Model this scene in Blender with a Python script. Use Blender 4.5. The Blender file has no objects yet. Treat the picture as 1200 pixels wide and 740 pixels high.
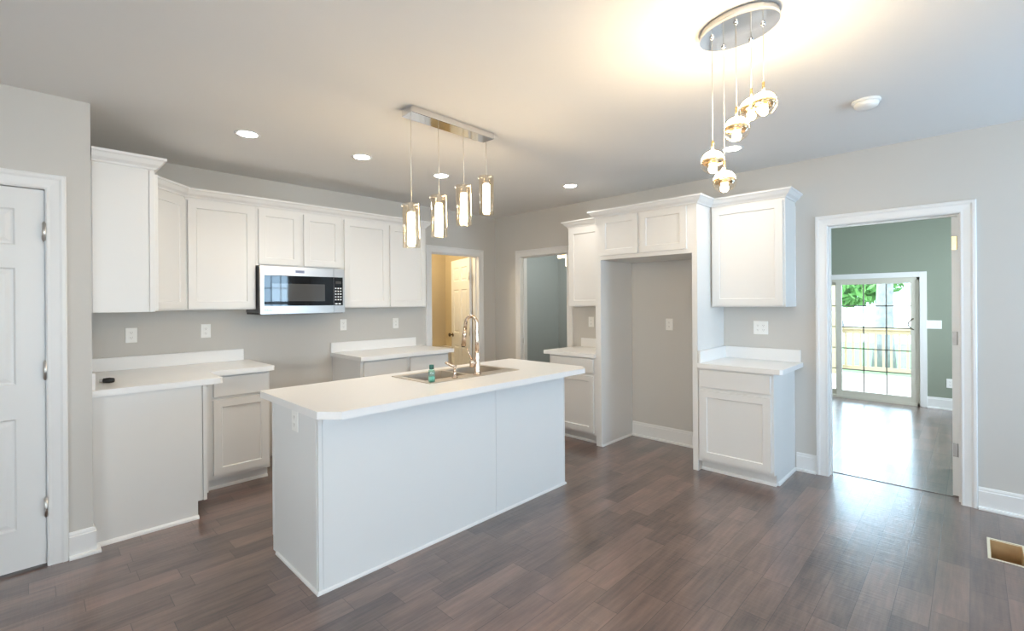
import bpy, bmesh, math, random
from mathutils import Vector, Matrix
random.seed(7)
PI = math.pi
S = bpy.context.scene
COL = S.collection

# ------------------------------------------------------------------ camera
W_PX, H_PX = 1200, 740
F_PX, CY_PX, CAM_H = 552.48, 355.0, 1.4369
yaw, pitch, roll = math.radians(45.7237), math.radians(0.03195), math.radians(-0.39479)
fw = Vector((math.sin(yaw)*math.cos(pitch), math.cos(yaw)*math.cos(pitch), -math.sin(pitch)))
rt = Vector((math.cos(yaw), -math.sin(yaw), 0)); up = rt.cross(fw)
c_, s_ = math.cos(roll), math.sin(roll)
rt, up = c_*rt + s_*up, -s_*rt + c_*up
cd = bpy.data.cameras.new('camera'); cam = bpy.data.objects.new('camera', cd); COL.objects.link(cam)
cd.sensor_fit = 'HORIZONTAL'; cd.sensor_width = 36; cd.lens = F_PX/W_PX*36
cd.shift_y = (CY_PX - H_PX/2)/W_PX
cd.clip_start = 0.05; cd.clip_end = 400
m = Matrix((( rt.x, up.x, -fw.x, 0), (rt.y, up.y, -fw.y, 0), (rt.z, up.z, -fw.z, CAM_H), (0, 0, 0, 1)))
cam.matrix_world = m
S.camera = cam

# ------------------------------------------------------------------ view, world, daylight
vs = S.view_settings
vs.view_transform = 'Standard'; vs.look = 'None'; vs.gamma = 1; vs.exposure = 0.87
vs.use_curve_mapping = False
cy = S.cycles
cy.max_bounces = 10; cy.diffuse_bounces = 6; cy.glossy_bounces = 5; cy.transparent_max_bounces = 16
cy.transmission_bounces = 6
cy.caustics_reflective = False; cy.caustics_refractive = False
cy.sample_clamp_indirect = 6.0; cy.use_denoising = True
wd = bpy.data.worlds.new('daylight'); S.world = wd; wd.use_nodes = True
bg = wd.node_tree.nodes['Background']; bg.inputs[0].default_value = (0.58, 0.80, 1.0, 1); bg.inputs[1].default_value = 5.6

def light(name, kind, loc, power, color, size=None, sizey=None, target=None, **kw):
    d = bpy.data.lights.new(name, kind); d.energy = power; d.color = color
    if kind == 'AREA':
        d.shape = kw.get('shape', 'RECTANGLE'); d.size = size
        if sizey: d.size_y = sizey
    elif kind in ('POINT', 'SPOT'): d.shadow_soft_size = size or .05
    o = bpy.data.objects.new(name, d); COL.objects.link(o); o.location = loc
    if target is not None:
        o.rotation_euler = (Vector(target)-Vector(loc)).to_track_quat('-Z', 'Y').to_euler()
    return o
sun = light('sun', 'SUN', (10, 10, 12), 3.0, (1, .95, .86), target=(8.2, 1, 0)); sun.data.angle = .01
# area lights at the rear right window and three windows added for fill
DAY = (0.82, 0.91, 1.0)
light('window_day_fill', 'AREA', (3.55, -2.42, 1.45), 50, (.46, .71, 1.0), 1.3, 1.35, target=(3.55, 0, 1.40))
light('window_day_fill', 'AREA', (0.0, -2.42, 1.45), 28, (1.0, .86, .72), 1.9, 1.35, target=(0.0, 0, 1.40))  # fill at the added rear left window
light('window_day_fill', 'AREA', (-2.82, .15, 1.45), 54, (1, .88, .75), 1.9, 1.35, target=(0, .15, 1.4))  # fill at the added west window
light('window_day_fill', 'AREA', (6.5, -1.52, 1.5), 95, (.84, .92, 1.0), 2.3, 1.35, target=(6.5, 0, 1.2))  # brightens the sunroom from an added, unseen south window

# ------------------------------------------------------------------ materials
MATS = {}
def mat(name, col, rough=.5, metal=0., spec=.5, bump=None, var=None, emit=None, coat=0., scale=1.):
    m = bpy.data.materials.new(name); m.use_nodes = True; nt = m.node_tree; b = nt.nodes['Principled BSDF']
    b.inputs['Base Color'].default_value = (*col, 1); b.inputs['Roughness'].default_value = rough
    b.inputs['Metallic'].default_value = metal; b.inputs['Specular IOR Level'].default_value = spec
    b.inputs['Coat Weight'].default_value = coat
    tc = nt.nodes.new('ShaderNodeTexCoord')
    if var:
        n = nt.nodes.new('ShaderNodeTexNoise'); n.inputs['Scale'].default_value = var[0]; n.inputs['Detail'].default_value = 5
        nt.links.new(tc.outputs['Object'], n.inputs['Vector'])
        mx = nt.nodes.new('ShaderNodeMix'); mx.data_type = 'RGBA'
        mx.inputs['A'].default_value = (*[c*(1-var[1]) for c in col], 1); mx.inputs['B'].default_value = (*[min(1, c*(1+var[1])) for c in col], 1)
        nt.links.new(n.outputs['Fac'], mx.inputs['Factor']); nt.links.new(mx.outputs['Result'], b.inputs['Base Color'])
    if bump:
        n = nt.nodes.new('ShaderNodeTexNoise'); n.inputs['Scale'].default_value = bump[0]; n.inputs['Detail'].default_value = 3
        nt.links.new(tc.outputs['Object'], n.inputs['Vector'])
        bp = nt.nodes.new('ShaderNodeBump'); bp.inputs['Strength'].default_value = bump[1]; bp.inputs['Distance'].default_value = .002
        nt.links.new(n.outputs['Fac'], bp.inputs['Height']); nt.links.new(bp.outputs['Normal'], b.inputs['Normal'])
    if emit:
        b.inputs['Emission Color'].default_value = (*emit[0], 1); b.inputs['Emission Strength'].default_value = emit[1]
    MATS[name] = m; return m

def glass_mat(name, tint=(1, 1, 1), spec=.06, edge=.45):
    m = bpy.data.materials.new(name); m.use_nodes = True; nt = m.node_tree; nt.nodes.clear()
    out = nt.nodes.new('ShaderNodeOutputMaterial'); mix = nt.nodes.new('ShaderNodeMixShader')
    tr = nt.nodes.new('ShaderNodeBsdfTransparent'); tr.inputs[0].default_value = (*tint, 1)
    gl = nt.nodes.new('ShaderNodeBsdfGlossy'); gl.inputs['Roughness'].default_value = .02
    lw = nt.nodes.new('ShaderNodeLayerWeight'); lw.inputs['Blend'].default_value = .35
    ml = nt.nodes.new('ShaderNodeMath'); ml.operation = 'MULTIPLY_ADD'; ml.inputs[1].default_value = edge; ml.inputs[2].default_value = spec
    nt.links.new(lw.outputs['Facing'], ml.inputs[0]); nt.links.new(ml.outputs[0], mix.inputs[0])
    nt.links.new(tr.outputs[0], mix.inputs[1]); nt.links.new(gl.outputs[0], mix.inputs[2]); nt.links.new(mix.outputs[0], out.inputs[0])
    MATS[name] = m; return m

def floor_mat():
    m = bpy.data.materials.new('plank_floor'); m.use_nodes = True; nt = m.node_tree; b = nt.nodes['Principled BSDF']
    L = nt.links.new
    def N(t, **k):
        n = nt.nodes.new(t)
        for a, v in k.items(): setattr(n, a, v)
        return n
    def mth(op, a, bb=None):
        n = N('ShaderNodeMath', operation=op)
        for i, v in enumerate((a, bb)):
            if v is None: continue
            if isinstance(v, (int, float)): n.inputs[i].default_value = v
            else: L(v, n.inputs[i])
        return n.outputs[0]
    tc = N('ShaderNodeTexCoord'); sp = N('ShaderNodeSeparateXYZ'); L(tc.outputs['Object'], sp.inputs[0])
    PW, PL = .129, .92
    v = mth('DIVIDE', mth('ADD', sp.outputs['Y'], 10.05), PW); row = mth('FLOOR', v); fv = mth('FRACT', v)
    wn = N('ShaderNodeTexWhiteNoise', noise_dimensions='1D'); L(row, wn.inputs['W'])
    u = mth('ADD', mth('DIVIDE', mth('ADD', sp.outputs['X'], 10), PL), mth('MULTIPLY', wn.outputs['Value'], 7.3))
    # vary the board length by warping u
    idx = mth('FLOOR', u); fu = mth('FRACT', u)
    cb = N('ShaderNodeCombineXYZ'); L(idx, cb.inputs[0]); L(row, cb.inputs[1])
    w2 = N('ShaderNodeTexWhiteNoise', noise_dimensions='3D'); L(cb.outputs[0], w2.inputs['Vector'])
    # split some boards in two
    split = mth('ADD', mth('MULTIPLY', w2.outputs['Value'], .5), .25)
    half = mth('GREATER_THAN', fu, split)
    cb2 = N('ShaderNodeCombineXYZ'); L(mth('ADD', idx, mth('MULTIPLY', half, .37)), cb2.inputs[0]); L(row, cb2.inputs[1]); cb2.inputs[2].default_value = 3.1
    w3 = N('ShaderNodeTexWhiteNoise', noise_dimensions='3D'); L(cb2.outputs[0], w3.inputs['Vector'])
    # grain
    mp = N('ShaderNodeMapping'); mp.inputs['Scale'].default_value = (1.6, 22, 1); L(tc.outputs['Object'], mp.inputs[0])
    addv = N('ShaderNodeVectorMath', operation='ADD'); L(mp.outputs[0], addv.inputs[0])
    sc = N('ShaderNodeVectorMath', operation='SCALE'); L(w3.outputs['Color'], sc.inputs[0]); sc.inputs['Scale'].default_value = 40
    L(sc.outputs[0], addv.inputs[1])
    gr = N('ShaderNodeTexNoise'); gr.inputs['Scale'].default_value = 2.2; gr.inputs['Detail'].default_value = 8; gr.inputs['Roughness'].default_value = .65
    L(addv.outputs[0], gr.inputs['Vector'])
    blot = N('ShaderNodeTexNoise'); blot.inputs['Scale'].default_value = 2.0; blot.inputs['Detail'].default_value = 5; blot.inputs['Roughness'].default_value = .6
    mp3 = N('ShaderNodeMapping'); mp3.inputs['Scale'].default_value = (.9, 2.6, 1); L(tc.outputs['Object'], mp3.inputs[0]); L(mp3.outputs[0], blot.inputs['Vector'])
    t = mth('ADD', mth('ADD', mth('MULTIPLY', w3.outputs['Value'], .20), mth('MULTIPLY', gr.outputs['Fac'], .56)), mth('MULTIPLY', blot.outputs['Fac'], .62))
    cr = N('ShaderNodeValToRGB'); e = cr.color_ramp.elements
    e[0].position = .46; e[0].color = (.050, .033, .029, 1); e[1].position = .98; e[1].color = (.250, .156, .126, 1)
    k = cr.color_ramp.elements.new(.70); k.color = (.140, .089, .073, 1)
    L(t, cr.inputs[0])
    # seams
    def seam(f, w):
        return mth('MINIMUM', mth('DIVIDE', f, w), mth('DIVIDE', mth('SUBTRACT', 1, f), w))
    s1 = seam(fv, .014); s2 = seam(fu, .0022)
    s3 = mth('DIVIDE', mth('ABSOLUTE', mth('SUBTRACT', fu, split)), .0022)
    sm = mth('MINIMUM', mth('MINIMUM', mth('MINIMUM', s1, s2), s3), 1)
    mx = N('ShaderNodeMix', data_type='RGBA'); mx.inputs['A'].default_value = (.028, .020, .018, 1); L(cr.outputs[0], mx.inputs['B']); L(sm, mx.inputs['Factor'])
    L(mx.outputs['Result'], b.inputs['Base Color'])
    # hand-scraped ripples across each board
    mp2 = N('ShaderNodeMapping'); mp2.inputs['Scale'].default_value = (58, 7, 1); L(tc.outputs['Object'], mp2.inputs[0])
    rp = N('ShaderNodeTexNoise'); rp.inputs['Scale'].default_value = 1.0; rp.inputs['Detail'].default_value = 2; L(mp2.outputs[0], rp.inputs['Vector'])
    hgt = mth('ADD', mth('ADD', mth('MULTIPLY', rp.outputs['Fac'], .62), mth('MULTIPLY', gr.outputs['Fac'], .25)), mth('MULTIPLY', sm, .10))
    bp = N('ShaderNodeBump'); bp.inputs['Strength'].default_value = .60; bp.inputs['Distance'].default_value = .003
    L(hgt, bp.inputs['Height']); L(bp.outputs[0], b.inputs['Normal'])
    rg = mth('ADD', mth('MULTIPLY', gr.outputs['Fac'], .16), .24); L(rg, b.inputs['Roughness'])
    b.inputs['Specular IOR Level'].default_value = .5; b.inputs['Coat Weight'].default_value = 1.; b.inputs['Coat Roughness'].default_value = .20
    L(bp.outputs[0], b.inputs['Coat Normal'])
    MATS['floor'] = m; return m

mat('wall', (.585, .568, .538), .85, bump=(220, .12), spec=.2)
mat('ceiling', (.78, .775, .765), .9, bump=(160, .1), spec=.2)
mat('sage', (.275, .305, .245), .8, spec=.25, bump=(220, .12))
mat('hallwall', (.44, .465, .45), .8, spec=.25)
mat('bathwall', (.56, .47, .32), .8, spec=.25)
mat('trim', (.765, .765, .76), .38, spec=.5)
mat('cab', (.735, .73, .715), .36, spec=.5)
mat('islandpaint', (.745, .755, .755), .36, spec=.5)
mat('door', (0.756, 0.756, 0.747), .4, spec=.5)
mat('counter', (0.813, 0.808, 0.799), .28, var=(420, .03), spec=.5)
mat('plate', (.86, .86, .84), .35)
mat('slot', (.30, .29, .28), .5)
mat('dark', (.015, .015, .016), .5)
mat('steel', (.50, .455, .42), .30, metal=1., bump=(60, .04))
mat('steelside', (.16, .165, .175), .45, metal=.6)
mat('sinksteel', (.66, .60, .52), .42, metal=1.)
mat('chrome', (.80, .80, .81), .06, metal=1.)
mat('nickel', (.66, .53, .43), .27, metal=1.)
mat('satin', (.66, .65, .63), .38, metal=1.)
mat('hingesteel', (.30, .285, .275), .4, metal=.8)
mat('brass', (.80, .58, .28), .3, metal=1.)
mat('amberring', (.62, .46, .28), .22, metal=1., bump=(90, .9))
mat('bronze', (.12, .09, .06), .4, metal=.8)
mat('blackglass', (.008, .009, .011), .03, spec=.35)
mat('mwwindow', (.070, .070, .070), .03, spec=.45)
mat('buttons', (.72, .74, .76), .5)
mat('badge', (.16, .18, .27), .4)
mat('almond', (.62, .60, .52), .45)
mat('muntin', (.20, .19, .16), .5)
mat('cord', (.70, .66, .58), .3, metal=.5)
mat('ventwood', (.46, .30, .15), .6, var=(14, .35))
mat('ventframe', (.70, .64, .50), .5)
mat('cap_green', (.02, .11, .09), .35)
mat('deckwood', (.60, .54, .46), .7, var=(6, .15))
mat('railwood', (.36, .27, .155), .7, var=(9, .18))
mat('grass', (.085, .155, .045), .9, var=(1.5, .35))
mat('gravel', (.72, .70, .66), .9, var=(2, .12))
mat('bark', (.22, .20, .19), .95, var=(7, .5), bump=(18, 1.))
mat('leaf', (.10, .24, .05), .7, var=(3, .4))
mat('porcelain', (.80, .78, .74), .15)
mat('warm_tube', (1, .95, .88), .5, emit=((1.0, .80, .54), 48))
mat('warm_globe', (1, .95, .88), .5, emit=((1.0, .80, .54), 62))
mat('can_lens', (1, 1, 1), .5, emit=((1.0, .97, .92), 30))
mat('hall_glow', (1, .9, .7), .5, emit=((1.0, .80, .45), 5))
glass_mat('glass', (.99, 1, .995), .03)
glass_mat('shadeglass', (1, .965, .90), .05)
glass_mat('crystal', (1, .96, .90), .04, .30)
glass_mat('soap', (.62, .90, .84), .08)
floor_mat()

# ------------------------------------------------------------------ mesh helpers
class MB:
    """collects shapes into one bmesh; build() links them as ONE object"""
    def __init__(s): s.bm = bmesh.new()
    def box(s, a, b, bev=0., seg=1):
        x0, y0, z0 = [min(p, q) for p, q in zip(a, b)]; x1, y1, z1 = [max(p, q) for p, q in zip(a, b)]
        r = bmesh.ops.create_cube(s.bm, size=1); vv = r['verts']
        for v in vv:
            v.co = Vector((x0 if v.co.x < 0 else x1, y0 if v.co.y < 0 else y1, z0 if v.co.z < 0 else z1))
        if bev > 0:
            ed = list({e for v in vv for e in v.link_edges})
            bmesh.ops.bevel(s.bm, geom=ed, offset=bev, segments=seg, affect='EDGES', profile=.5)
        return s
    def prism(s, pts, z0, z1, fn=lambda p: p):
        lo = [s.bm.verts.new(fn((p[0], p[1], z0))) for p in pts]; hi = [s.bm.verts.new(fn((p[0], p[1], z1))) for p in pts]
        n = len(pts); fs = [s.bm.faces.new(list(reversed(lo))), s.bm.faces.new(hi)]
        for i in range(n): fs.append(s.bm.faces.new((lo[i], lo[(i+1) % n], hi[(i+1) % n], hi[i])))
        bmesh.ops.recalc_face_normals(s.bm, faces=fs)
        return s
    def lathe(s, prof, c=(0, 0, 0), n=24, axis='z', cap=True):
        cx, cy_, cz = c; rings = []
        for r, z in prof:
            ring = []
            for k in range(n):
                a = 2*PI*k/n; p = (r*math.cos(a), r*math.sin(a), z)
                if axis == 'x': p = (p[2], p[0], p[1])
                if axis == 'y': p = (p[0], p[2], -p[1]) if False else (p[0], p[2], p[1])
                ring.append(s.bm.verts.new((cx+p[0], cy_+p[1], cz+p[2])))
            rings.append(ring)
        fs = []
        for i in range(len(rings)-1):
            for k in range(n):
                fs.append(s.bm.faces.new((rings[i][k], rings[i][(k+1) % n], rings[i+1][(k+1) % n], rings[i+1][k])))
        if cap:
            fs.append(s.bm.faces.new(list(reversed(rings[0])))); fs.append(s.bm.faces.new(rings[-1]))
        for f in fs: f.smooth = True
        bmesh.ops.recalc_face_normals(s.bm, faces=fs)
        return s
    def tube(s, pts, r, n=10, cap=True):
        pts = [Vector(p) for p in pts]; rr = r if isinstance(r, (list, tuple)) else [r]*len(pts); rings = []
        prev = None
        for i, p in enumerate(pts):
            d = (pts[min(i+1, len(pts)-1)]-pts[max(i-1, 0)]).normalized()
            if prev is None:
                ref = Vector((0, 0, 1)) if abs(d.z) < .9 else Vector((1, 0, 0)); a = d.cross(ref).normalized()
            else: a = (prev - d*prev.dot(d)).normalized()
            prev = a; b = d.cross(a)
            rings.append([s.bm.verts.new(p + rr[i]*(math.cos(2*PI*k/n)*a + math.sin(2*PI*k/n)*b)) for k in range(n)])
        fs = []
        for i in range(len(rings)-1):
            for k in range(n): fs.append(s.bm.faces.new((rings[i][k], rings[i][(k+1) % n], rings[i+1][(k+1) % n], rings[i+1][k])))
        if cap: fs.append(s.bm.faces.new(list(reversed(rings[0])))); fs.append(s.bm.faces.new(rings[-1]))
        for f in fs: f.smooth = True
        bmesh.ops.recalc_face_normals(s.bm, faces=fs)
        return s
    def ball(s, c, r, n=16, sc=(1, 1, 1)):
        r_ = bmesh.ops.create_uvsphere(s.bm, u_segments=n, v_segments=max(8, n//2), radius=r)
        for v in r_['verts']:
            v.co = Vector((c[0]+v.co.x*sc[0], c[1]+v.co.y*sc[1], c[2]+v.co.z*sc[2]))
            for f in v.link_faces: f.smooth = True
        return s
    def sweep(s, path, prof, fn, closed=False):
        """mitred sweep: path in 2D, profile of (offset to the right of travel, height); fn maps (a,b,h) to 3D"""
        P = [Vector((p[0], p[1])) for p in path]; n = len(P); rings = []
        for i in range(n):
            d0 = (P[i]-P[i-1]).normalized() if (i > 0 or closed) else None
            d1 = (P[(i+1) % n]-P[i]).normalized() if (i < n-1 or closed) else None
            if d0 is None: d0 = d1
            if d1 is None: d1 = d0
            n0 = Vector((d0.y, -d0.x)); n1 = Vector((d1.y, -d1.x)); mn = (n0+n1).normalized(); k = 1/max(.2, mn.dot(n0))
            rings.append([s.bm.verts.new(fn((P[i].x+mn.x*k*o, P[i].y+mn.y*k*o, h))) for o, h in prof])
        fs = []; q = len(prof)
        for i in range(n if closed else n-1):
            for k in range(q): fs.append(s.bm.faces.new((rings[i][k], rings[i][(k+1) % q], rings[(i+1) % n][(k+1) % q], rings[(i+1) % n][k])))
        if not closed: fs.append(s.bm.faces.new(list(reversed(rings[0])))); fs.append(s.bm.faces.new(rings[-1]))
        bmesh.ops.recalc_face_normals(s.bm, faces=fs)
        return s
    def panelled(s, x0, x1, z0, z1, th, panels, lip=.010, depth=.008, raise_=None, y=0.):
        """door leaf: front at y, back at y+th; panels = (xa,xb,za,zb) sunk into the front"""
        xs = sorted({x0, x1, *[p[0] for p in panels], *[p[1] for p in panels]}); zs = sorted({z0, z1, *[p[2] for p in panels], *[p[3] for p in panels]})
        V = {(i, j): s.bm.verts.new((a, y, b)) for i, a in enumerate(xs) for j, b in enumerate(zs)}
        pf, fs = [], []
        for i in range(len(xs)-1):
            for j in range(len(zs)-1):
                f = s.bm.faces.new((V[i, j], V[i+1, j], V[i+1, j+1], V[i, j+1])); fs.append(f)
                mx, mz = (xs[i]+xs[i+1])/2, (zs[j]+zs[j+1])/2
                if any(p[0] < mx < p[1] and p[2] < mz < p[3] for p in panels): pf.append(f)
        # back and rim
        nx, nz = len(xs), len(zs)
        rim = [(i, 0) for i in range(nx)] + [(nx-1, j) for j in range(1, nz)] + [(i, nz-1) for i in range(nx-2, -1, -1)] + [(0, j) for j in range(nz-2, 0, -1)]
        bk = {k: s.bm.verts.new((V[k].co.x, y+th, V[k].co.z)) for k in rim}
        for a, b in zip(rim, rim[1:]+rim[:1]): fs.append(s.bm.faces.new((V[b], V[a], bk[a], bk[b])))
        fs.append(s.bm.faces.new([bk[k] for k in rim]))
        bmesh.ops.recalc_face_normals(s.bm, faces=fs)
        def inset(faces, t, dy):
            r = bmesh.ops.inset_individual(s.bm, faces=faces, thickness=t, depth=0)
            for f in faces:
                for v in f.verts: v.co.y += dy
        inset(pf, lip, depth)
        if raise_: inset(pf, .012, 0.0); inset(pf, raise_[0], -raise_[1])
        return s
    def build(s, name, m, parent=None, loc=None, smooth=False):
        me = bpy.data.meshes.new(name); s.bm.to_mesh(me); s.bm.free()
        me.materials.append(MATS[m] if isinstance(m, str) else m)
        o = bpy.data.objects.new(name, me); COL.objects.link(o)
        if parent: o.parent = parent
        if loc: o.location = loc
        return o

def tag(o, label=None, cat=None, group=None, kind=None):
    if label: o['label'] = label
    if cat: o['category'] = cat
    if group: o['group'] = group
    if kind: o['kind'] = kind
    return o
def thing(name, label, cat, loc=(0, 0, 0), rz=0., group=None):
    o = bpy.data.objects.new(name, None); COL.objects.link(o); o.empty_display_size = .1
    o.location = loc; o.rotation_euler = (0, 0, rz); return tag(o, label, cat, group)
def struct(o, label=None): o['kind'] = 'structure'; return tag(o, label)
def copy_tree(o, parent=None):
    c = o.copy(); COL.objects.link(c)
    if parent: c.parent = parent
    for ch in list(o.children): copy_tree(ch, c)
    return c

# ------------------------------------------------------------------ room constants
XR, YB, YD, XL, ZC = 4.552, 4.761, 3.664, 0.256, 2.611
XW, YR, TH = -2.6, -2.3, .12           # left and rear walls of the viewer's end of the room; wall thickness
XF = 8.35                               # far wall of the sunroom

# floor with the uncovered floor-duct hole
VX0, VX1, VY0, VY1 = 3.705, 4.025, -.215, -.058
f = MB()
xs = [XW-.1, VX0, VX1, XF+.02]; ys = [YR-.1, VY0, VY1, 6.2]
for i in range(3):
    for j in range(3):
        if (i, j) == (1, 1): continue
        f.box((xs[i], ys[j], -.03), (xs[i+1], ys[j+1], 0))
struct(f.build('floor', 'floor'))
struct(MB().box((XW-.15, YR-.15, ZC), (XF+.15, 6.2, ZC+.1)).build('ceiling', 'ceiling'))

def wall(name, m, a0, a1, t0, t1, axis, holes=(), z1=ZC):
    """wall running along axis ('x' or 'y') from a0 to a1, thickness t0..t1, holes = (a,b,za,zb)"""
    b = MB(); cuts = sorted({a0, a1, *[h[0] for h in holes], *[h[1] for h in holes]})
    for p, q in zip(cuts, cuts[1:]):
        mid = (p+q)/2; z = 0.; segs = []
        for h in sorted([h for h in holes if h[0] < mid < h[1]], key=lambda h: h[2]):
            if h[2] > z: segs.append((z, h[2]))
            z = h[3]
        if z < z1: segs.append((z, z1))
        for s0, s1 in segs:
            if axis == 'x': b.box((p, t0, s0), (q, t1, s1))
            else: b.box((t0, p, s0), (t1, q, s1))
    return struct(b.build(name, m))

A0, A1, AZ = .060, .838, 2.040          # doorway to the sunroom
B0, B1, BZ = 3.505, 4.272, 2.035        # doorway to the hall
C0, C1, CZ = 3.462, 4.235, 2.062        # doorway to the bathroom
D0, D1, DZ = -.745, .066, 2.078         # pantry door
wall('wall_right', 'wall', YR-TH, YB+TH, XR, XR+TH, 'y', [(A0-.015, A1+.015, 0, AZ+.015), (B0-.015, B1+.015, 0, BZ+.015)])
wall('wall_back', 'wall', XW, XR, YB, YB+TH, 'x', [(C0-.015, C1+.015, 0, CZ+.015)])
wall('wall_left', 'wall', YD, YB, XL-TH, XL, 'y')
wall('wall_pantry', 'wall', XW, XL-TH, YD, YD+TH, 'x', [(D0-.015, D1+.015, 0, DZ+.015)])
W1 = (2.95, 4.15, .80, 2.12); W2_FILL = (-.95, .95, .80, 2.12); W3_FILL = (-.80, 1.10, .80, 2.12)  # first is the rear right window; the other two openings are added for fill
wall('wall_rear', 'wall', XW-TH, XR, YR-TH, YR, 'x', [W1, W2_FILL])
wall('wall_west', 'wall', YR, YD+TH, XW-TH, XW, 'y', [W3_FILL])
# rooms beyond
SD0, SD1, SDZ = .500, 2.330, 1.742      # sliding door
wall('wall_sunroom', 'sage', -1.3, 3.0, XF, XF+TH, 'y', [(SD0, SD1, 0, SDZ)])
W4_FILL = (5.35, 7.65, .80, 2.12)  # unseen opening added to brighten the sunroom
wall('wall_sunroom_south', 'sage', XR+TH, XF, -1.42, -1.3, 'x', [W4_FILL])
wall('wall_sunroom_north', 'sage', XR+TH, XF, 2.9, 3.0, 'x')
wall('wall_hall_north', 'hallwall', XR+TH, 6.6, 5.2, 5.3, 'x')
wall('wall_hall_east', 'hallwall', 3.0, 5.2, 6.5, 6.6, 'y')
wall('wall_bathroom_north', 'bathwall', 2.7, 4.60, 5.95, 6.05, 'x')
wall('wall_bathroom_east', 'bathwall', YB+TH, 6.05, 4.60, 4.67, 'y')
wall('wall_bathroom_west', 'bathwall', YB+TH, 6.05, 2.6, 2.7, 'y')

# ------------------------------------------------------------------ trim
CAS = [(0, 0), (0, .010), (.008, .015), (.020, .013), (.055, .016), (.066, .021), (.080, .021), (.086, .016), (.086, 0)]
def casing(name, a0, a1, zt, fn):
    b = MB(); b.sweep([(a0, 0), (a0, zt), (a1, zt), (a1, 0)], [(-o, h) for o, h in CAS], fn)
    return b
def door_frame(name, a0, a1, zt, axis, face, back, sgn=1):
    """casing on the kitchen side plus jamb lining; axis = direction of the wall"""
    fn = (lambda p: (face - p[2]*sgn, p[0], p[1])) if axis == 'y' else (lambda p: (p[0], face - p[2]*sgn, p[1]))
    b = casing(name, a0, a1, zt, fn)
    t = .015
    for (p, q, z0, z1) in ((a0-t, a0, 0, zt+t), (a1, a1+t, 0, zt+t), (a0, a1, zt, zt+t)):
        if axis == 'y': b.box((face, p, z0), (back, q, z1))
        else: b.box((p, face, z0), (q, back, z1))
    # stop bead
    s0, s1 = face+.045*sgn, face+.075*sgn
    for (p, q, z0, z1) in ((a0, a0+.011, 0, zt-.011), (a1-.011, a1, 0, zt-.011), (a0, a1, zt-.011, zt)):
        if axis == 'y': b.box((s0, p, z0), (s1, q, z1))
        else: b.box((p, s0, z0), (q, s1, z1))
    return struct(b.build(name, 'trim'))
door_frame('trim_1', A0, A1, AZ, 'y', XR, XR+TH)
door_frame('trim_2', B0, B1, BZ, 'y', XR, XR+TH)
door_frame('trim_3', C0, C1, CZ, 'x', YB, YB+TH)
door_frame('trim_4', D0, D1, DZ, 'x', YD, YD+TH)
MB().box((XR+.028, B1-.004, .90), (XR+.052, B1+.001, .96)).build('strike_plate', 'satin', bpy.data.objects['trim_2'])

BB = [(0, 0), (0, .150), (.006, .150), (.010, .138), (.010, .128), (.014, .124), (.014, .020), (.030, .018), (.034, .010), (.034, 0)]
def baseboard(name, path):
    return struct(MB().sweep(path, BB, lambda p: p).build(name, 'trim'))
e = .087
baseboard('baseboard_right', [(XR, A0-e), (XR, YR)])
baseboard('baseboard_right_mid', [(XR, 1.07), (XR, A1+e)])
baseboard('baseboard_right_alcove', [(XR, 2.624), (XR, 1.722)])
baseboard('baseboard_right_end', [(XR, B0-e), (XR, 3.30)])
baseboard('baseboard_corner', [(C1+e, YB), (XR, YB), (XR, B1+e)])
baseboard('baseboard_left', [(D1+e, YD), (XL, YD), (XL, YD+.05)])
baseboard('baseboard_sunroom', [(XF, SD0-.07), (XF, -1.3)])

# ------------------------------------------------------------------ doors
def six_panel(x0, x1, z0, z1):
    w = x1-x0; st = .105*w/.76; mid = .10*w/.76; pa = (x0+st, x0+(w-mid)/2); pb = (x1-(w-mid)/2, x1-st)
    H = z1-z0
    rows = [(z0+.105*H, z0+.395*H), (z0+.485*H, z0+.790*H), (z0+.850*H, z0+.945*H)]
    return [(a, b, r0, r1) for a, b in (pa, pb) for r0, r1 in rows]
def hinge(parent, loc, m, ax='z', label=None, leaf=(.018, .004, .045)):
    b = MB(); b.lathe([(.0095, -.047), (.0095, .047)], n=12); b.lathe([(.006, -.054), (.006, .054)], n=8)
    b.box((0, -.001, -leaf[2]), (leaf[0], .003, leaf[2]))
    o = b.build('hinge', m, parent, loc); 
    if label: o['label'] = label
    return o
# pantry door (closed)
d = bpy.data.objects.new('door_1', None); COL.objects.link(d); d.location = ((D0+D1)/2, YD+.006, 0); struct(d)
hw = (D1-D0)/2 - .004
MB().panelled(-hw, hw, .014, DZ-.004, .034, six_panel(-hw, hw, .014, DZ-.004), lip=.012, depth=.010, raise_=(.028, .007)).build('door_leaf', 'door', d)
for z in (1.845, 1.081, .326): hinge(d, (hw+.001, -.013, z), 'satin')
b = MB(); b.lathe([(.030, 0), (.030, -.006), (.011, -.012), (.011, -.035), (.026, -.045), (.028, -.058), (.018, -.068)], (-hw+.07, 0, .93), 16, 'y'); b.build('door_knob', 'satin', d)
# bathroom door, swung into the bathroom
ang = math.radians(252)
d = bpy.data.objects.new('door_2', None); COL.objects.link(d); d.location = (C1-.036, YB+TH+.016, 0); d.rotation_euler = (0, 0, ang); struct(d)
MB().panelled(-.715, -.010, .014, CZ-.006, .034, six_panel(-.715, -.010, .014, CZ-.006), lip=.012, depth=.010, raise_=(.028, .007)).build('door_leaf', 'door', d)
for z in (1.80, 1.04, .28): hinge(d, (-.004, -.004, z), 'satin')
b = MB(); b.lathe([(.030, 0), (.030, -.006), (.011, -.012), (.011, -.035), (.026, -.045), (.028, -.058), (.018, -.068)], (-.655, 0, .965), 16, 'y'); b.build('door_knob', 'bronze', d)
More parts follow.
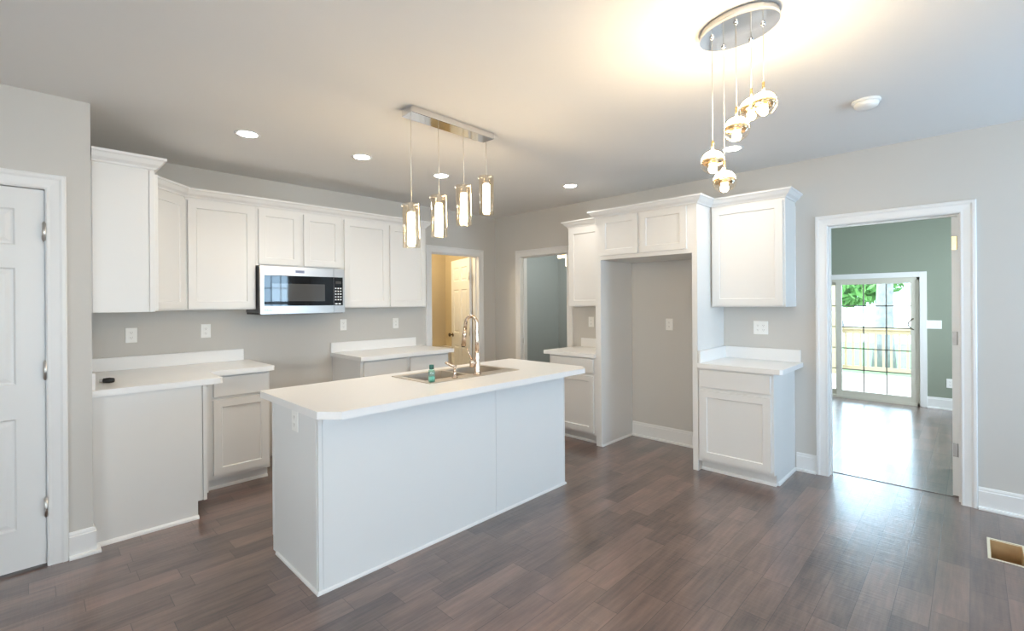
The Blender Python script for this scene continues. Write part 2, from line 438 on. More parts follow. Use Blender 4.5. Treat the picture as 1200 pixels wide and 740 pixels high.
# sunroom door, swung back against the sunroom side: only its hinge edge shows
d = bpy.data.objects.new('door_3', None); COL.objects.link(d); d.location = (XR+TH+.012, A0+.010, 0); d.rotation_euler = (0, 0, 0); struct(d)
MB().panelled(.0, .76, .014, AZ-.004, .034, six_panel(0, .76, .014, AZ-.004), lip=.012, depth=.010, raise_=(.028, .007)).build('door_leaf', 'door', d)
for i, z in enumerate((1.845, 1.155, .345)):
    b = MB(); b.box((-.003, .004, z-.048), (.0, .032, z+.048)); b.lathe([(.007, -.048), (.007, .048)], (-.006, 0, z), 10)
    o = b.build('hinge', 'brass' if i == 0 else 'hingesteel', d)
    if i == 0: o['label'] = 'brass coloured hinge'
b = MB(); b.lathe([(.030, 0), (.030, -.006), (.011, -.012), (.011, -.035), (.026, -.045), (.028, -.058), (.018, -.068)], (.70, 0, .93), 16, 'y'); b.build('door_knob', 'satin', d)
# seam strip in the big doorway
struct(MB().box((XR+TH+.012, A0, 0), (XR+TH+.036, A1, .004), .001).build('trim_5', 'floor'))

# sliding patio door in the sunroom
sd = bpy.data.objects.new('door_4', None); COL.objects.link(sd); sd.location = (XF, 0, 0); struct(sd)
b = MB(); CW = .072
for (p, q, z0, z1) in ((SD0-CW, SD0, 0, SDZ+CW), (SD1, SD1+CW, 0, SDZ+CW), (SD0, SD1, SDZ, SDZ+CW)): b.box((-.020, p, z0), (.0, q, z1), .003)
b.build('casing', 'trim', sd)
b = MB()
for (p, q, z0, z1) in ((SD0, SD0+.03, 0, SDZ), (SD1-.03, SD1, 0, SDZ), (SD0, SD1, SDZ-.035, SDZ), (SD0, SD1, 0, .035)): b.box((.005, p, z0), (.11, q, z1))
b.build('outer_frame', 'almond', sd)
SM = (SD0+SD1)/2
def slider(y0, y1, x, name):
    z0, z1 = .030, SDZ-.030; st, tr, br = .072, .050, .085
    b = MB()
    for (p, q, za, zb) in ((y0, y0+st, z0, z1), (y1-st, y1, z0, z1), (y0+st, y1-st, z1-tr, z1), (y0+st, y1-st, z0, z0+br)): b.box((x, p, za), (x+.035, q, zb), .003)
    o = b.build(name, 'almond', sd)
    MB().box((x+.015, y0+st, z0+br), (x+.019, y1-st, z1-tr)).build('glass_pane', 'glass', o)
    b = MB(); gy0, gy1, gz0, gz1 = y0+st, y1-st, z0+br, z1-tr
    for k in (1, 2): yy = gy0+(gy1-gy0)*k/3; b.box((x+.009, yy-.008, gz0), (x+.014, yy+.008, gz1))
    for k in (1, 2, 3, 4): zz = gz0+(gz1-gz0)*k/5; b.box((x+.009, gy0, zz-.008), (x+.0135, gy1, zz+.008))
    b.build('grille', 'muntin', o); return o
slider(SD0+.025, SM+.03, .018, 'sliding_panel')
slider(SM-.03, SD1-.025, .062, 'fixed_panel')
b = MB(); hy = SD0+.066; pts = [(.018, hy, 1.18)] + [(.018-.035*math.sin(PI*k/10), hy+.055*math.sin(PI*k/10), 1.18-.15*k/10) for k in range(1, 10)] + [(.018, hy, 1.03)]
b.tube(pts, .008, 8); b.build('pull_handle', 'bronze', sd)

# rear right window, then three unseen windows added to let in fill light
def window(name, w, axis, face, out):
    a0, a1, z0, z1 = w
    r = bpy.data.objects.new(name, None); COL.objects.link(r); struct(r)
    P = (lambda u, v, t: (u, face+out*v, t)) if axis == 'x' else (lambda u, v, t: (face+out*v, u, t))
    b = MB()
    for (p, q, s0, s1) in ((a0-.085, a0, z0-.085, z1+.085), (a1, a1+.085, z0-.085, z1+.085), (a0, a1, z1, z1+.085), (a0, a1, z0-.085, z0)): b.box(P(p, -.018, s0), P(q, 0, s1))
    for (p, q, s0, s1) in ((a0, a0+.05, z0, z1), (a1-.05, a1, z0, z1), (a0, a1, z1-.05, z1), (a0, a1, z0, z0+.05), (a0, a1, (z0+z1)/2-.03, (z0+z1)/2+.03), ((a0+a1)/2-.035, (a0+a1)/2+.035, z0, z1)): b.box(P(p, .03, s0), P(q, .09, s1))
    b.build('window_frame', 'trim', r)
    b = MB(); n = 6
    for k in range(1, n):
        u = a0+(a1-a0)*k/n; b.box(P(u-.008, .05, z0), P(u+.008, .07, z1))
    for k in (1, 3): b.box(P(a0, .05, z0+(z1-z0)*k/4-.008), P(a1, .07, z0+(z1-z0)*k/4+.008))
    b.build('grille', 'trim', r)
    MB().box(P(a0, .058, z0), P(a1, .062, z1)).build('glass_pane', 'glass', r)
window('window_1', W1, 'x', YR, -1); window('fill_window_2', W2_FILL, 'x', YR, -1); window('fill_window_3', W3_FILL, 'y', XW, -1); window('fill_window_4', W4_FILL, 'x', -1.3, -1)

# ------------------------------------------------------------------ cabinets
def shaker(parent, name, x0, x1, z0, z1, m='cab', st=.056, th=.019):
    """door or drawer front standing proud of the face frame (face frame plane is y = 0)"""
    pan = [(x0+st, x1-st, z0+st, z1-st)] if st else []
    b = MB()
    if pan: b.panelled(x0, x1, z0, z1, th, pan, lip=.007, depth=.009, y=-th-.001)
    else: b.box((x0, -th-.001, z0), (x1, -.001, z1), .003)
    return b.build(name, m, parent)
def carcass(parent, w, d, z0, z1, m='cab', inset_side=True):
    b = MB()
    b.box((0, .019, z0), (w, d, z1))
    b.box((-.001, 0, z0), (w+.001, .019, z1), .0015)
    return b.build('cabinet_body', m, parent)
def wall_cab(label, loc, rz, w, z0, z1, doors, d=.305, dz=(.012, .022), group=None):
    r = thing('wall_cabinet', label, 'cabinet', loc, rz, group); carcass(r, w, d, z0, z1)
    for x0, x1 in doors: shaker(r, 'door', x0, x1, z0+dz[0], z1-dz[1])
    return r
def base_cab(label, loc, rz, w, doors, drawers, d=.61, top=.876, toe=.09, toe_in=.065, group=None, ddz=(.715, .862), dr=(.118, .690)):
    r = thing('base_cabinet', label, 'cabinet', loc, rz, group)
    b = MB(); b.box((0, .019, toe), (w, d, top)); b.box((-.001, 0, toe), (w+.001, .019, top), .0015); b.build('cabinet_body', 'cab', r)
    b = MB(); b.box((0, toe_in, 0), (w, d, toe-.0005)); b.build('toe_kick', 'cab', r)
    b = MB(); b.sweep([(0.001, toe_in), (w-.001, toe_in)], [(0, 0), (0, .020), (.006, .020), (.014, .012), (.016, 0)], lambda p: p); b.build('shoe_molding', 'trim', r)
    for x0, x1 in doors: shaker(r, 'door', x0, x1, *dr)
    for x0, x1 in drawers: shaker(r, 'drawer_front', x0, x1, *ddz, st=0)
    return r
UB, UT = 1.393, 2.290                     # wall cabinets on the range side
# --- range-side wall cabinets
r = thing('wall_cabinet', 'white wall cabinet nearest the pantry door, its blank end panel facing the room', 'cabinet', (XL+.305, 3.705, 0), PI/2)
carcass(r, .44, .303, UB, UT); shaker(r, 'door', .015, .425, UB+.012, UT-.022)
MB().box((-.006, .030, UB), (0, .298, UT-.008), .001).build('end_panel', 'cab', r)
b = MB(); b.box((-.009, .0, UB), (0, .028, UT-.008), .001); b.build('end_stile', 'cab', r)
# diagonal corner cabinet
r = thing('corner_cabinet', 'white diagonal corner wall cabinet left of the tall single door cabinet', 'cabinet', (XL+.305, 4.151, 0), PI/4)
wd_ = .305*math.sqrt(2); b = MB()
h = .305/math.sqrt(2)
b.prism([(0, 0), (wd_, 0), (wd_+h*.98, h*.98), (wd_/2, wd_/2+.43*.98), (-h*.98, h*.98)], UB, UT); b.build('cabinet_body', 'cab', r)
shaker(r, 'door', .02, wd_-.02, UB+.012, UT-.022)
YU = YB-.325                                # face frame plane of the wall cabinets (doors stand 2 cm proud)
wall_cab('white tall wall cabinet with one door, left of the microwave', (.868, YB-.305, 0), 0, .512, UB, UT, [(.016, .498)], d=.303)
wall_cab('short white two door wall cabinet directly above the microwave', (1.382, YB-.305, 0), 0, .784, 1.775, UT, [(.020, .372), (.408, .765)], d=.303)
wall_cab('white tall two door wall cabinet right of the microwave', (2.168, YB-.305, 0), 0, .995, UB, UT, [(.016, .500), (.528, .978)], d=.303)
CROWN = [(-.004, 0), (.006, 0), (.010, .010), (.014, .014), (.030, .026), (.044, .046), (.050, .052), (.056, .054), (.056, .068), (.0, .068), (-.02, .068), (-.02, 0)]
def crown(label, path, z, k=1.0):
    b = MB(); b.sweep(path, [(o, z+h*k) for o, h in CROWN], lambda p: p); o = b.build('crown_molding', 'trim'); tag(o, label, 'crown molding'); return o
ya = YB-.305
crown('white crown molding along the range side wall cabinets, turning the diagonal corner', [(XL+.004, 3.704), (XL+.306, 3.704), (XL+.306, 4.151), (.868, ya-.001), (3.164, ya-.001), (3.164, YB-.003)], UT+.0005, 1.05)

# --- microwave
MWX0, MWX1, MWZ0, MWZ1 = 1.387, 2.147, 1.350, 1.768; MWF = 4.365
mw = thing('microwave', 'stainless over the range microwave under the short two door cabinet', 'microwave', (MWX0, MWF, MWZ0))
mwW, mwH = MWX1-MWX0, MWZ1-MWZ0
MB().box((0.004, .032, .012), (mwW-.004, YB-MWF-.004, mwH-.004), .003).build('case', 'steelside', mw)
MB().box((.010, .02, -.004), (mwW-.01, YB-MWF-.004, .012)).build('underside_vent', 'dark', mw)
DW = mwW*.855
b = MB(); b.panelled(0, DW, 0, mwH, .030, [(.030, DW, .070, mwH-.078)], lip=.0005, depth=.004); b.build('door', 'steel', mw)
b = MB(); b.panelled(DW+.002, mwW, 0, mwH, .030, [(DW+.003, mwW-.018, .070, mwH-.078)], lip=.0005, depth=.004); b.build('control_frame', 'steel', mw)
g = MB().box((.0305, .0015, .0705), (DW-.0005, .006, mwH-.0785)).build('door_glass', 'blackglass', mw)
MB().box((.095, .0008, .112), (.565, .0016, mwH-.150)).build('window_screen', 'mwwindow', g)
cp = MB().box((DW+.0035, .0015, .0705), (mwW-.0185, .006, mwH-.0785)).build('control_panel', 'blackglass', mw)
b = MB(); cx0, cx1 = DW+.014, mwW-.030
b.box((cx0+.006, .0008, mwH-.142), (cx1-.004, .0016, mwH-.115)); b.build('display', 'mwwindow', cp)
for rI in range(5):
    for cI in range(3):
        x = cx0+.004+cI*(cx1-cx0-.016)/2; z = mwH-.185-rI*.027
        MB().box((x-.004, .0008, z-.006), (x+.010, .0016, z+.006)).build('button', 'buttons', cp)
for cI in range(2): x = cx0+cI*(cx1-cx0)/2; MB().box((x, .0008, .080), (x+.024, .0016, .092)).build('button', 'buttons', cp)
b = MB(); b.box((.295, -.0015, mwH-.052), (.375, 0, mwH-.028), .0008); b.build('top_badge', 'badge', mw)
b = MB()
for x0, x1 in ((.036, .052), (.056, .072), (.076, .098)): b.box((x0, -.0012, .026), (x1, 0, .030)); b.box((x0, -.0012, .040), (x1, 0, .044)); b.box((x0, -.0012, .026), (x0+.004, 0, .044))
b.box((.094, -.0012, .026), (.098, 0, .044)); b.build('corner_logo', 'badge', mw)

# --- range-side base cabinets and counters
CL = .930                                    # counter top height on the range side
r = thing('base_cabinet', 'white base cabinet run by the pantry door with tall blank end panel', 'cabinet', (XL+.585, 3.745, 0), PI/2)
b = MB(); b.box((0.002, .019, .11), (1.00, .58, CL-.038)); b.box((0, 0, .11), (1.0, .019, CL-.038), .0015); b.build('cabinet_body', 'cab', r)
MB().box((0.002, .065, 0), (1.0, .58, .1095)).build('toe_kick', 'cab', r)
b = MB(); b.prism([(.580, 0), (.052, 0), (.052, .115), (.026, .115), (.026, CL-.039), (.580, CL-.039)], -.014, .0, lambda p: (p[2], p[0], p[1])); b.build('end_panel', 'cab', r)
MB().box((-.016, -.001, .112), (-.001, .020, CL-.040), .001).build('end_stile', 'cab', r)
b = MB(); b.prism([(-.014, 0), (-.014, .022), (-.020, .022), (-.030, .012), (-.032, 0)], .048, .583, lambda p: (p[0], p[2], p[1])); b.build('shoe_molding', 'trim', r)
shaker(r, 'door', .03, .39, .14, CL-.06)
YF = 4.158
base_cab('white base cabinet left of the empty range gap with one drawer and one door', (.905, YF+.010, 0), 0, .485, [(.078, .472)], [(.078, .472)], d=YB-YF-.013, top=CL-.038, ddz=(.722, .876), dr=(.122, .700))
ct = MB(); pl = [(XL+.001, 3.716), (.925, 3.716), (.940, 3.731), (.940, 4.095), (.955, 4.110), (1.405, 4.110), (1.412, 4.117), (1.412, YB-.001), (XL+.001, YB-.001)]
ct.prism(pl, CL-.038, CL)
c = ct.build('countertop', 'counter'); tag(c, 'white L shaped countertop in the corner by the pantry door', 'countertop')
b = MB(); b.box((XL+.020, YB-.020, CL), (1.365, YB-.0005, CL+.102), .002); b.box((XL+.0005, 3.74, CL), (XL+.020, YB-.0005, CL+.102), .002); b.build('backsplash', 'counter', c)
base_cab('white two door base cabinet right of the empty range gap', (2.200, YF+.010, 0), 0, 1.055, [(.030, .505), (.550, 1.030)], [(.030, .505), (.550, 1.030)], d=YB-YF-.013, top=CL-.038, ddz=(.722, .876), dr=(.122, .700))
ct = MB(); ct.prism([(2.180, 4.112), (3.290, 4.112), (3.298, 4.120), (3.298, YB-.001), (2.180, YB-.001)], CL-.038, CL)
c = ct.build('countertop', 'counter'); tag(c, 'white straight countertop right of the empty range gap under the microwave wall', 'countertop')
MB().box((2.182, YB-.020, CL), (3.222, YB-.0005, CL+.102), .002).build('backsplash', 'counter', c)

# --- island
IX0, IX1, IY0, IY1 = .992, 2.955, 2.312, 2.937
isl = thing('kitchen_island', 'long white kitchen island with flat panelled back in mid room', 'kitchen island', (IX0, IY0, 0))
iw, idp = IX1-IX0, IY1-IY0
b = MB(); b.box((.006, .006, 0), (iw-.006, .022, .8755)); b.box((.006, .022, 0), (.022, idp-.08, .8755)); b.box((iw-.022, .022, 0), (iw-.006, idp-.08, .8755)); b.box((.022, .022, .09), (iw-.022, idp-.08, .106)); b.box((.022, idp-.096, 0), (iw-.022, idp-.08, .09)); b.build('cabinet_body', 'islandpaint', isl)
sx = 2.207-IX0
MB().box((.024, 0, 0.002), (sx-.0012, .006, .8755), .0008).build('back_panel', 'islandpaint', isl)
MB().box((sx+.0012, 0, 0.002), (iw-.010, .006, .8755), .0008).build('back_panel', 'islandpaint', isl)
MB().box((0, -.003, 0), (.022, .006, .8755), .001).build('corner_trim', 'islandpaint', isl)
MB().box((iw-.009, -.003, 0), (iw, .020, .8755), .001).build('corner_trim', 'islandpaint', isl)
MB().box((-.001, .020, 0.002), (.006, idp-.010, .8755), .001).build('end_panel', 'islandpaint', isl)
MB().box((iw-.006, .020, 0.002), (iw, idp-.010, .8755), .001).build('end_panel', 'islandpaint', isl)
MB().box((-.003, idp-.03, 0.09), (.0, idp-.008, .8755), .001).build('end_stile', 'islandpaint', isl)
MB().sweep([(-.001, idp-.07), (-.001, -.003), (iw, -.003), (iw, idp-.07)], [(0, 0), (0, .016), (.004, .016), (.009, .010), (.010, 0)][::1], lambda p: (p[0], p[1], p[2])).build('shoe_molding', 'trim', isl)
# working side, away from the viewer
b = MB(); b.box((.006, idp-.08, .09), (iw-.006, idp, .115)); b.box((.006, idp-.019, .690), (iw-.006, idp, .8755))
for k in range(5): xx = .006+k*(iw-.046)/4; b.box((xx, idp-.019, .115), (xx+.034, idp, .690))
b.build('face_frame', 'islandpaint', isl)
wk = bpy.data.objects.new('work_side', None)
for k in range(4):
    x0, x1 = .03+k*(iw-.03)/4, (k+1)*(iw-.03)/4
    b = MB(); b.panelled(-x1, -x0, .115, .690, .019, [(-x1+.056, -x0-.056, .171, .634)], lip=.007, depth=.009)
    o = b.build('door', 'islandpaint', isl); o.rotation_euler = (0, 0, PI); o.location = (0, idp+.020, 0)
    b = MB(); b.box((x0, idp+.001, .715), (x1, idp+.020, .862), .003); b.build('drawer_front', 'islandpaint', isl)
bpy.data.objects.remove(wk)
# island countertop with sink cut-out and clipped corners
SX0, SX1, SY0, SY1, ch = .970, 3.140, 2.182, 3.087, .085
KX0, KX1, KY0, KY1 = 1.800, 2.640, 2.500, 2.958
bm = bmesh.new(); CT = .914
def loop(pts, z): 
    vs_ = [bm.verts.new((x, y, z)) for x, y in pts]; return [bm.edges.new((vs_[i], vs_[(i+1) % len(vs_)])) for i in range(len(vs_))]
out = [(SX0, SY0+ch), (SX0+ch, SY0), (SX1-ch, SY0), (SX1, SY0+ch), (SX1, SY1-.02), (SX1-.02, SY1), (SX0+.02, SY1), (SX0, SY1-.02)]
hole = [(KX0+.012, KY0+.012), (KX1-.012, KY0+.012), (KX1-.012, KY1-.012), (KX0+.012, KY1-.012)]
ed = loop(out, CT) + loop(hole, CT)
r_ = bmesh.ops.triangle_fill(bm, edges=ed, use_beauty=True, normal=(0, 0, 1))
fs = [g_ for g_ in r_['geom'] if isinstance(g_, bmesh.types.BMFace)]
ex = bmesh.ops.extrude_face_region(bm, geom=fs)
for v in ex['geom']:
    if isinstance(v, bmesh.types.BMVert): v.co.z -= .038
bmesh.ops.recalc_face_normals(bm, faces=bm.faces)
mb = MB(); mb.bm.free(); mb.bm = bm
ic = mb.build('countertop', 'counter'); tag(ic, 'white island countertop with clipped corners and a sink cut into it', 'countertop')
# sink
sk = thing('kitchen_sink', 'stainless double bowl drop in sink set into the island countertop', 'sink', (0, 0, CT))
b = MB(); bx0, bx1, by0, by1 = KX0+.045, KX1-.045, KY0+.110, KY1-.048; dv = (bx0+bx1)/2
z1 = .005
bowls = [(bx0, dv-.018), (dv+.018, bx1)]
for (p, q, r0, r1) in ((KX0, KX1, KY0, by0), (KX0, KX1, by1, KY1), (KX0, bx0, by0, by1), (bx1, KX1, by0, by1), (dv-.018, dv+.018, by0, by1)): b.box((p, r0, .0005), (q, r1, z1), .0008)
b.build('rim', 'sinksteel', sk)
for p, q in bowls:
    b = MB(); D = -.19; t = .002
    b.box((p-t, by0-t, D), (q+t, by1+t, D+t)); b.box((p-t, by0-t, D), (p, by1+t, .0)); b.box((q, by0-t, D), (q+t, by1+t, .0)); b.box((p, by0-t, D), (q, by0, .0)); b.box((p, by1, D), (q, by1+t, .0))
    o = b.build('bowl', 'sinksteel', sk)
    MB().lathe([(.038, D+.002), (.040, D+.006), (.030, D+.006), (.024, D+.003)], ((p+q)/2, (by0+by1)/2, 0), 20).build('drain', 'chrome', o)
# faucet
fx, fy = 2.262, KY0+.062; fz = CT+.0055
fa = thing('kitchen_faucet', 'tall arched nickel pull down faucet on the island sink', 'faucet', (fx, fy, fz))
MB().lathe([(.030, 0), (.030, .006), (.025, .012), (.0225, .020), (.0215, .10), (.020, .155), (.0165, .165)], n=20).build('faucet_body', 'nickel', fa)
H = .418; R = .047; tpts = [(0, 0, .16), (0, 0, .24), (0, 0, H-R)]
dirv = Vector((-.30, .954)).normalized()
for k in range(1, 11):
    a = PI*k/10*.97; tpts.append((dirv.x*R*(1-math.cos(a)), dirv.y*R*(1-math.cos(a)), H-R+R*math.sin(a)))
e_ = tpts[-1]; tpts += [(e_[0]+dirv.x*.006, e_[1]+dirv.y*.006, e_[2]-.05)]
b = MB(); b.tube(tpts, [.0155, .0145]+[.0125]*(len(tpts)-2), 14); b.build('spout', 'nickel', fa)
e2 = tpts[-1]; b = MB(); b.tube([e2, (e2[0]+dirv.x*.006, e2[1]+dirv.y*.006, e2[2]-.045), (e2[0]+dirv.x*.016, e2[1]+dirv.y*.016, e2[2]-.125)], [.014, .0165, .0195], 14); sp_ = b.build('spray_head', 'nickel', fa)
e3 = Vector((e2[0]+dirv.x*.017, e2[1]+dirv.y*.017, e2[2]-.132)); b = MB(); b.tube([(e3.x, e3.y, e3.z+.008), e3], .014, 12); b.build('nozzle', 'dark', sp_)
b = MB(); b.tube([(-.014, 0, .085), (-.052, 0, .085)], .015, 12); b.lathe([(.0165, .055), (.0175, .10), (.010, .112)], (-.048, 0, 0), 14)
b.tube([(-.048, 0, .108), (-.066, .008, .150), (-.082, .014, .195)], [.0075, .006, .0045], 8); b.build('lever_handle', 'nickel', fa)
sdp = thing('soap_dispenser', 'short nickel soap pump on the sink rim left of the tall faucet', 'soap dispenser', (2.050, KY0+.055, fz))
MB().lathe([(.021, 0), (.021, .005), (.013, .010), (.011, .045), (.013, .052), (.013, .060)], n=16).build('pump_base', 'nickel', sdp)
b = MB(); b.lathe([(.007, .058), (.007, .080)], n=10); b.tube([(.012, 0, .074), (-.020, .02, .088), (-.055, .035, .108)], [.012, .010, .008], 10); b.build('pump_nozzle', 'nickel', sdp)
bo = thing('soap_bottle', 'small clear green soap bottle with dark cap on the front sink rim', 'bottle', (1.845, KY0+.040, fz))
MB().lathe([(.020, 0), (.0225, .004), (.0225, .064), (.019, .076), (.010, .084), (.010, .090)], n=20).build('bottle_body', 'soap', bo)
MB().lathe([(.0205, .0025), (.0205, .034)], n=20).build('liquid_soap', mat('soapliquid', (.25, .62, .55), .25), bo)
MB().lathe([(.0155, .084), (.0155, .108), (.014, .112)], n=16).build('cap', 'cap_green', bo)
# small black part lying on the corner counter
bk = MB(); bk.lathe([(.010, -.012), (.016, -.010), (.018, .020), (.015, .042), (.012, .046)], (0, 0, .0185), 16, 'x')
pk = thing('plumbing_fitting', 'small black fitting lying on the corner countertop by the pantry wall', 'fitting', (.345, 4.02, CL)); pk.rotation_euler = (0, 0, -.35)
bk.build('fitting_body', 'dark', pk); MB().lathe([(.009, -.030), (.012, -.028), (.012, -.012)], (0, 0, .0185), 14, 'x').build('threaded_tip', 'satin', pk)

# --- refrigerator wall
RU0, RU1 = 1.386, 2.268; RX = -PI/2
XRU = XR-.305
r = wall_cab('narrow white wall cabinet left of the empty refrigerator recess', (XRU, 3.250, 0), RX, .560, RU0, RU1, [(.030, .535)], d=.303)
r = wall_cab('white single door wall cabinet right of the empty refrigerator recess', (XRU, 1.655, 0), RX, .585, RU0, RU1, [(.014, .570)], d=.303)
MB().box((.585, .280, RU0+.001), (.589, .303, RU1-.03), .0008).build('scribe_strip', 'trim', r)
XB = 3.965
base_cab('narrow white base cabinet left of the empty refrigerator recess', (XB, 3.295, 0), RX, .604, [(.022, .575)], [(.022, .575)], d=XR-XB-.003)
r = base_cab('white base cabinet right of the empty refrigerator recess with one drawer and one door', (XB, 1.663, 0), RX, .578, [(.016, .560)], [(.016, .560)], d=XR-XB-.003)
MB().sweep([(.579, .085), (.579, XR-XB-.003)], [(0, 0), (0, .020), (.006, .020), (.014, .012), (.016, 0)], lambda p: p).build('side_shoe_molding', 'trim', r)
MB().box((.578, XR-XB-.022, .02), (.582, XR-XB-.003, .872), .0008).build('scribe_strip', 'trim', r)
ct = MB(); ct.prism([(XB-.030, 3.360), (XB-.030, 2.695), (XR-.001, 2.695), (XR-.001, 3.360)], .876, .914)
c = ct.build('countertop', 'counter'); tag(c, 'short white countertop left of the empty refrigerator recess', 'countertop')
MB().box((XR-.020, 2.697, .914), (XR-.0005, 3.292, 1.016), .002).build('backsplash', 'counter', c)
ct = MB(); ct.prism([(XB-.030, 1.660), (XB-.030, 1.036), (XB-.012, 1.018), (XR-.001, 1.018), (XR-.001, 1.660)], .876, .914)
c = ct.build('countertop', 'counter'); tag(c, 'short white countertop right of the empty refrigerator recess', 'countertop')
MB().box((XR-.020, 1.035, .914), (XR-.0005, 1.660, 1.018), .002).build('backsplash', 'counter', c)
MB().box((XB-.010, 1.641, .914), (XR-.021, 1.660, 1.018), .002).build('side_splash', 'counter', c)
# surround: two tall panels and the cabinet across the top
XS = 3.955
fsu = thing('refrigerator_surround', 'tall white refrigerator surround with two small doors above an empty recess', 'cabinet', (XS, 2.690, 0), RX)
wS = 2.690-1.664; dS = XR-XS-.003
def sidep(x0, x1):
    b = MB(); b.box((x0, 0, 0), (x1, dS, RU1)); return b.build('side_panel', 'cab', fsu)
sidep(0, .062); sidep(wS-.044, wS)
b = MB(); b.box((.062, .019, 1.850), (wS-.044, dS, RU1)); b.box((.062, 0, 1.850), (wS-.044, .019, RU1)); b.build('upper_cabinet', 'cab', fsu)
shaker(fsu, 'door', .074, .478, 1.888, RU1-.010); shaker(fsu, 'door', .506, .940, 1.888, RU1-.010)
MB().sweep([(.0625, .002), (.0625, dS)], [(0, 0), (0, .018), (.008, .012), (.010, 0)], lambda p: p).build('shoe_molding', 'trim', fsu)
crown('white crown molding stepping along the refrigerator wall cabinets', [(XR-.003, 3.251), (XRU-.001, 3.251), (XRU-.001, 2.691), (XS-.001, 2.691), (XS-.001, 1.663), (XRU-.001, 1.663), (XRU-.001, 1.069), (XR-.003, 1.069)], RU1+.0005, 1.0)

# ------------------------------------------------------------------ outlets and switches
def plate(label, cat, loc, axis, n=1, kind='outlet', size=(.074, .118)):
    """face plate on a wall; axis 'y' = wall facing -Y, 'x' = wall facing -X, 'nx' island end facing -X"""
    rz = 0 if axis == 'y' else -PI/2
    r = thing('wall_outlet' if kind == 'outlet' else 'light_switch', label, cat, loc, rz)
    w = size[0]+(n-1)*.046; hh = size[1]/2
    MB().box((-w/2, -.006, -hh), (w/2, 0, hh), .0025).build('face_plate', 'plate', r)
    for k in range(n):
        x = (k-(n-1)/2)*.046
        if kind == 'outlet':
            for z in (.020, -.020):
                b = MB(); b.box((x-.016, -.0075, z-.014), (x+.016, -.0055, z+.014), .001)
                o = b.build('receptacle', 'plate', r)
                b = MB(); b.box((x-.007, -.0082, z-.003), (x-.005, -.0072, z+.007)); b.box((x+.005, -.0082, z-.003), (x+.007, -.0072, z+.007)); b.box((x-.002, -.0082, z-.010), (x+.002, -.0072, z-.006)); b.build('slots', 'slot', o)
        else:
            b = MB(); b.box((x-.005, -.007, -.012), (x+.005, -.0055, .012)); b.prism([(-.006, -.008), (-.018, .002), (-.018, .008), (-.006, .004)], x-.0035, x+.0035, lambda p: (p[2], p[0], p[1])); b.build('toggle', 'plate', r)
    return r
plate('white outlet above the corner counter, nearest the pantry door', 'outlet', (.566, YB-.0005, 1.198), 'y')
plate('white outlet above the corner counter, just left of the microwave', 'outlet', (1.072, YB-.0005, 1.208), 'y')
plate('white outlet on the wall under the right edge of the microwave', 'outlet', (2.323, YB-.0005, 1.212), 'y')
plate('white outlet on the range wall next to the bathroom doorway', 'outlet', (2.955, YB-.0005, 1.208), 'y')
plate('white outlet above the short counter left of the refrigerator recess', 'outlet', (XR-.0005, 3.156, 1.205), 'x')
plate('white outlet inside the empty refrigerator recess', 'outlet', (XR-.0005, 2.203, 1.202), 'x')
plate('white double gang outlet above the short counter right of the refrigerator recess', 'outlet', (XR-.0005, 1.345, 1.197), 'x', 2)
plate('white outlet set into the end panel of the island', 'outlet', (IX0-.0015, 2.582, .815), 'x', size=(.076, .075) if False else (.080, .112))
plate('white switch plate on the green sunroom wall beside the sliding door', 'switch', (XF-.0005, .365, 1.106), 'x', 3, 'switch', (.074, .112))
plate('white outlet low on the green sunroom wall', 'outlet', (XF-.0005, .205, .345), 'x')

# ------------------------------------------------------------------ ceiling fixtures
places = ['leftmost of the row, above the corner cabinets', 'second from the left, above the microwave', 'behind the hanging glass cylinders', 'above the narrow cabinet by the refrigerator recess', 'hidden partly behind the hanging glass globes']
for (x, y), pl_ in zip(((1.059, 3.565), (1.869, 3.490), (2.662, 3.496), (3.825, 2.899), (3.784, 1.314)), places):
    r = thing('recessed_light', 'round white recessed ceiling light, ' + pl_, 'ceiling light', (x, y, ZC), 0, 'recessed ceiling lights')
    MB().lathe([(.082, 0), (.082, -.003), (.072, -.006), (.060, -.004), (.060, -.001)], n=32).build('trim_ring', 'trim', r)
    MB().lathe([(.0595, -.0012), (.0595, -.0030), (.045, -.0042)], n=24).build('lens', 'can_lens', r)
    o = light('recessed_lamp', 'AREA', (x, y, ZC-.012), 1.6, (1, .91, .78), .10, shape='DISK'); o.data.spread = math.radians(125); o.parent = r; o.location = (0, 0, -.012)
sm = thing('smoke_detector', 'round white smoke detector on the ceiling by the sunroom doorway', 'smoke detector', (3.450, .440, ZC))
MB().lathe([(.070, 0), (.070, -.010), (.066, -.014)], n=32).build('mounting_base', 'plate', sm)
MB().lathe([(.060, -.0145), (.062, -.020), (.058, -.034), (.046, -.042), (.020, -.043)], n=32).build('detector_head', 'plate', sm)
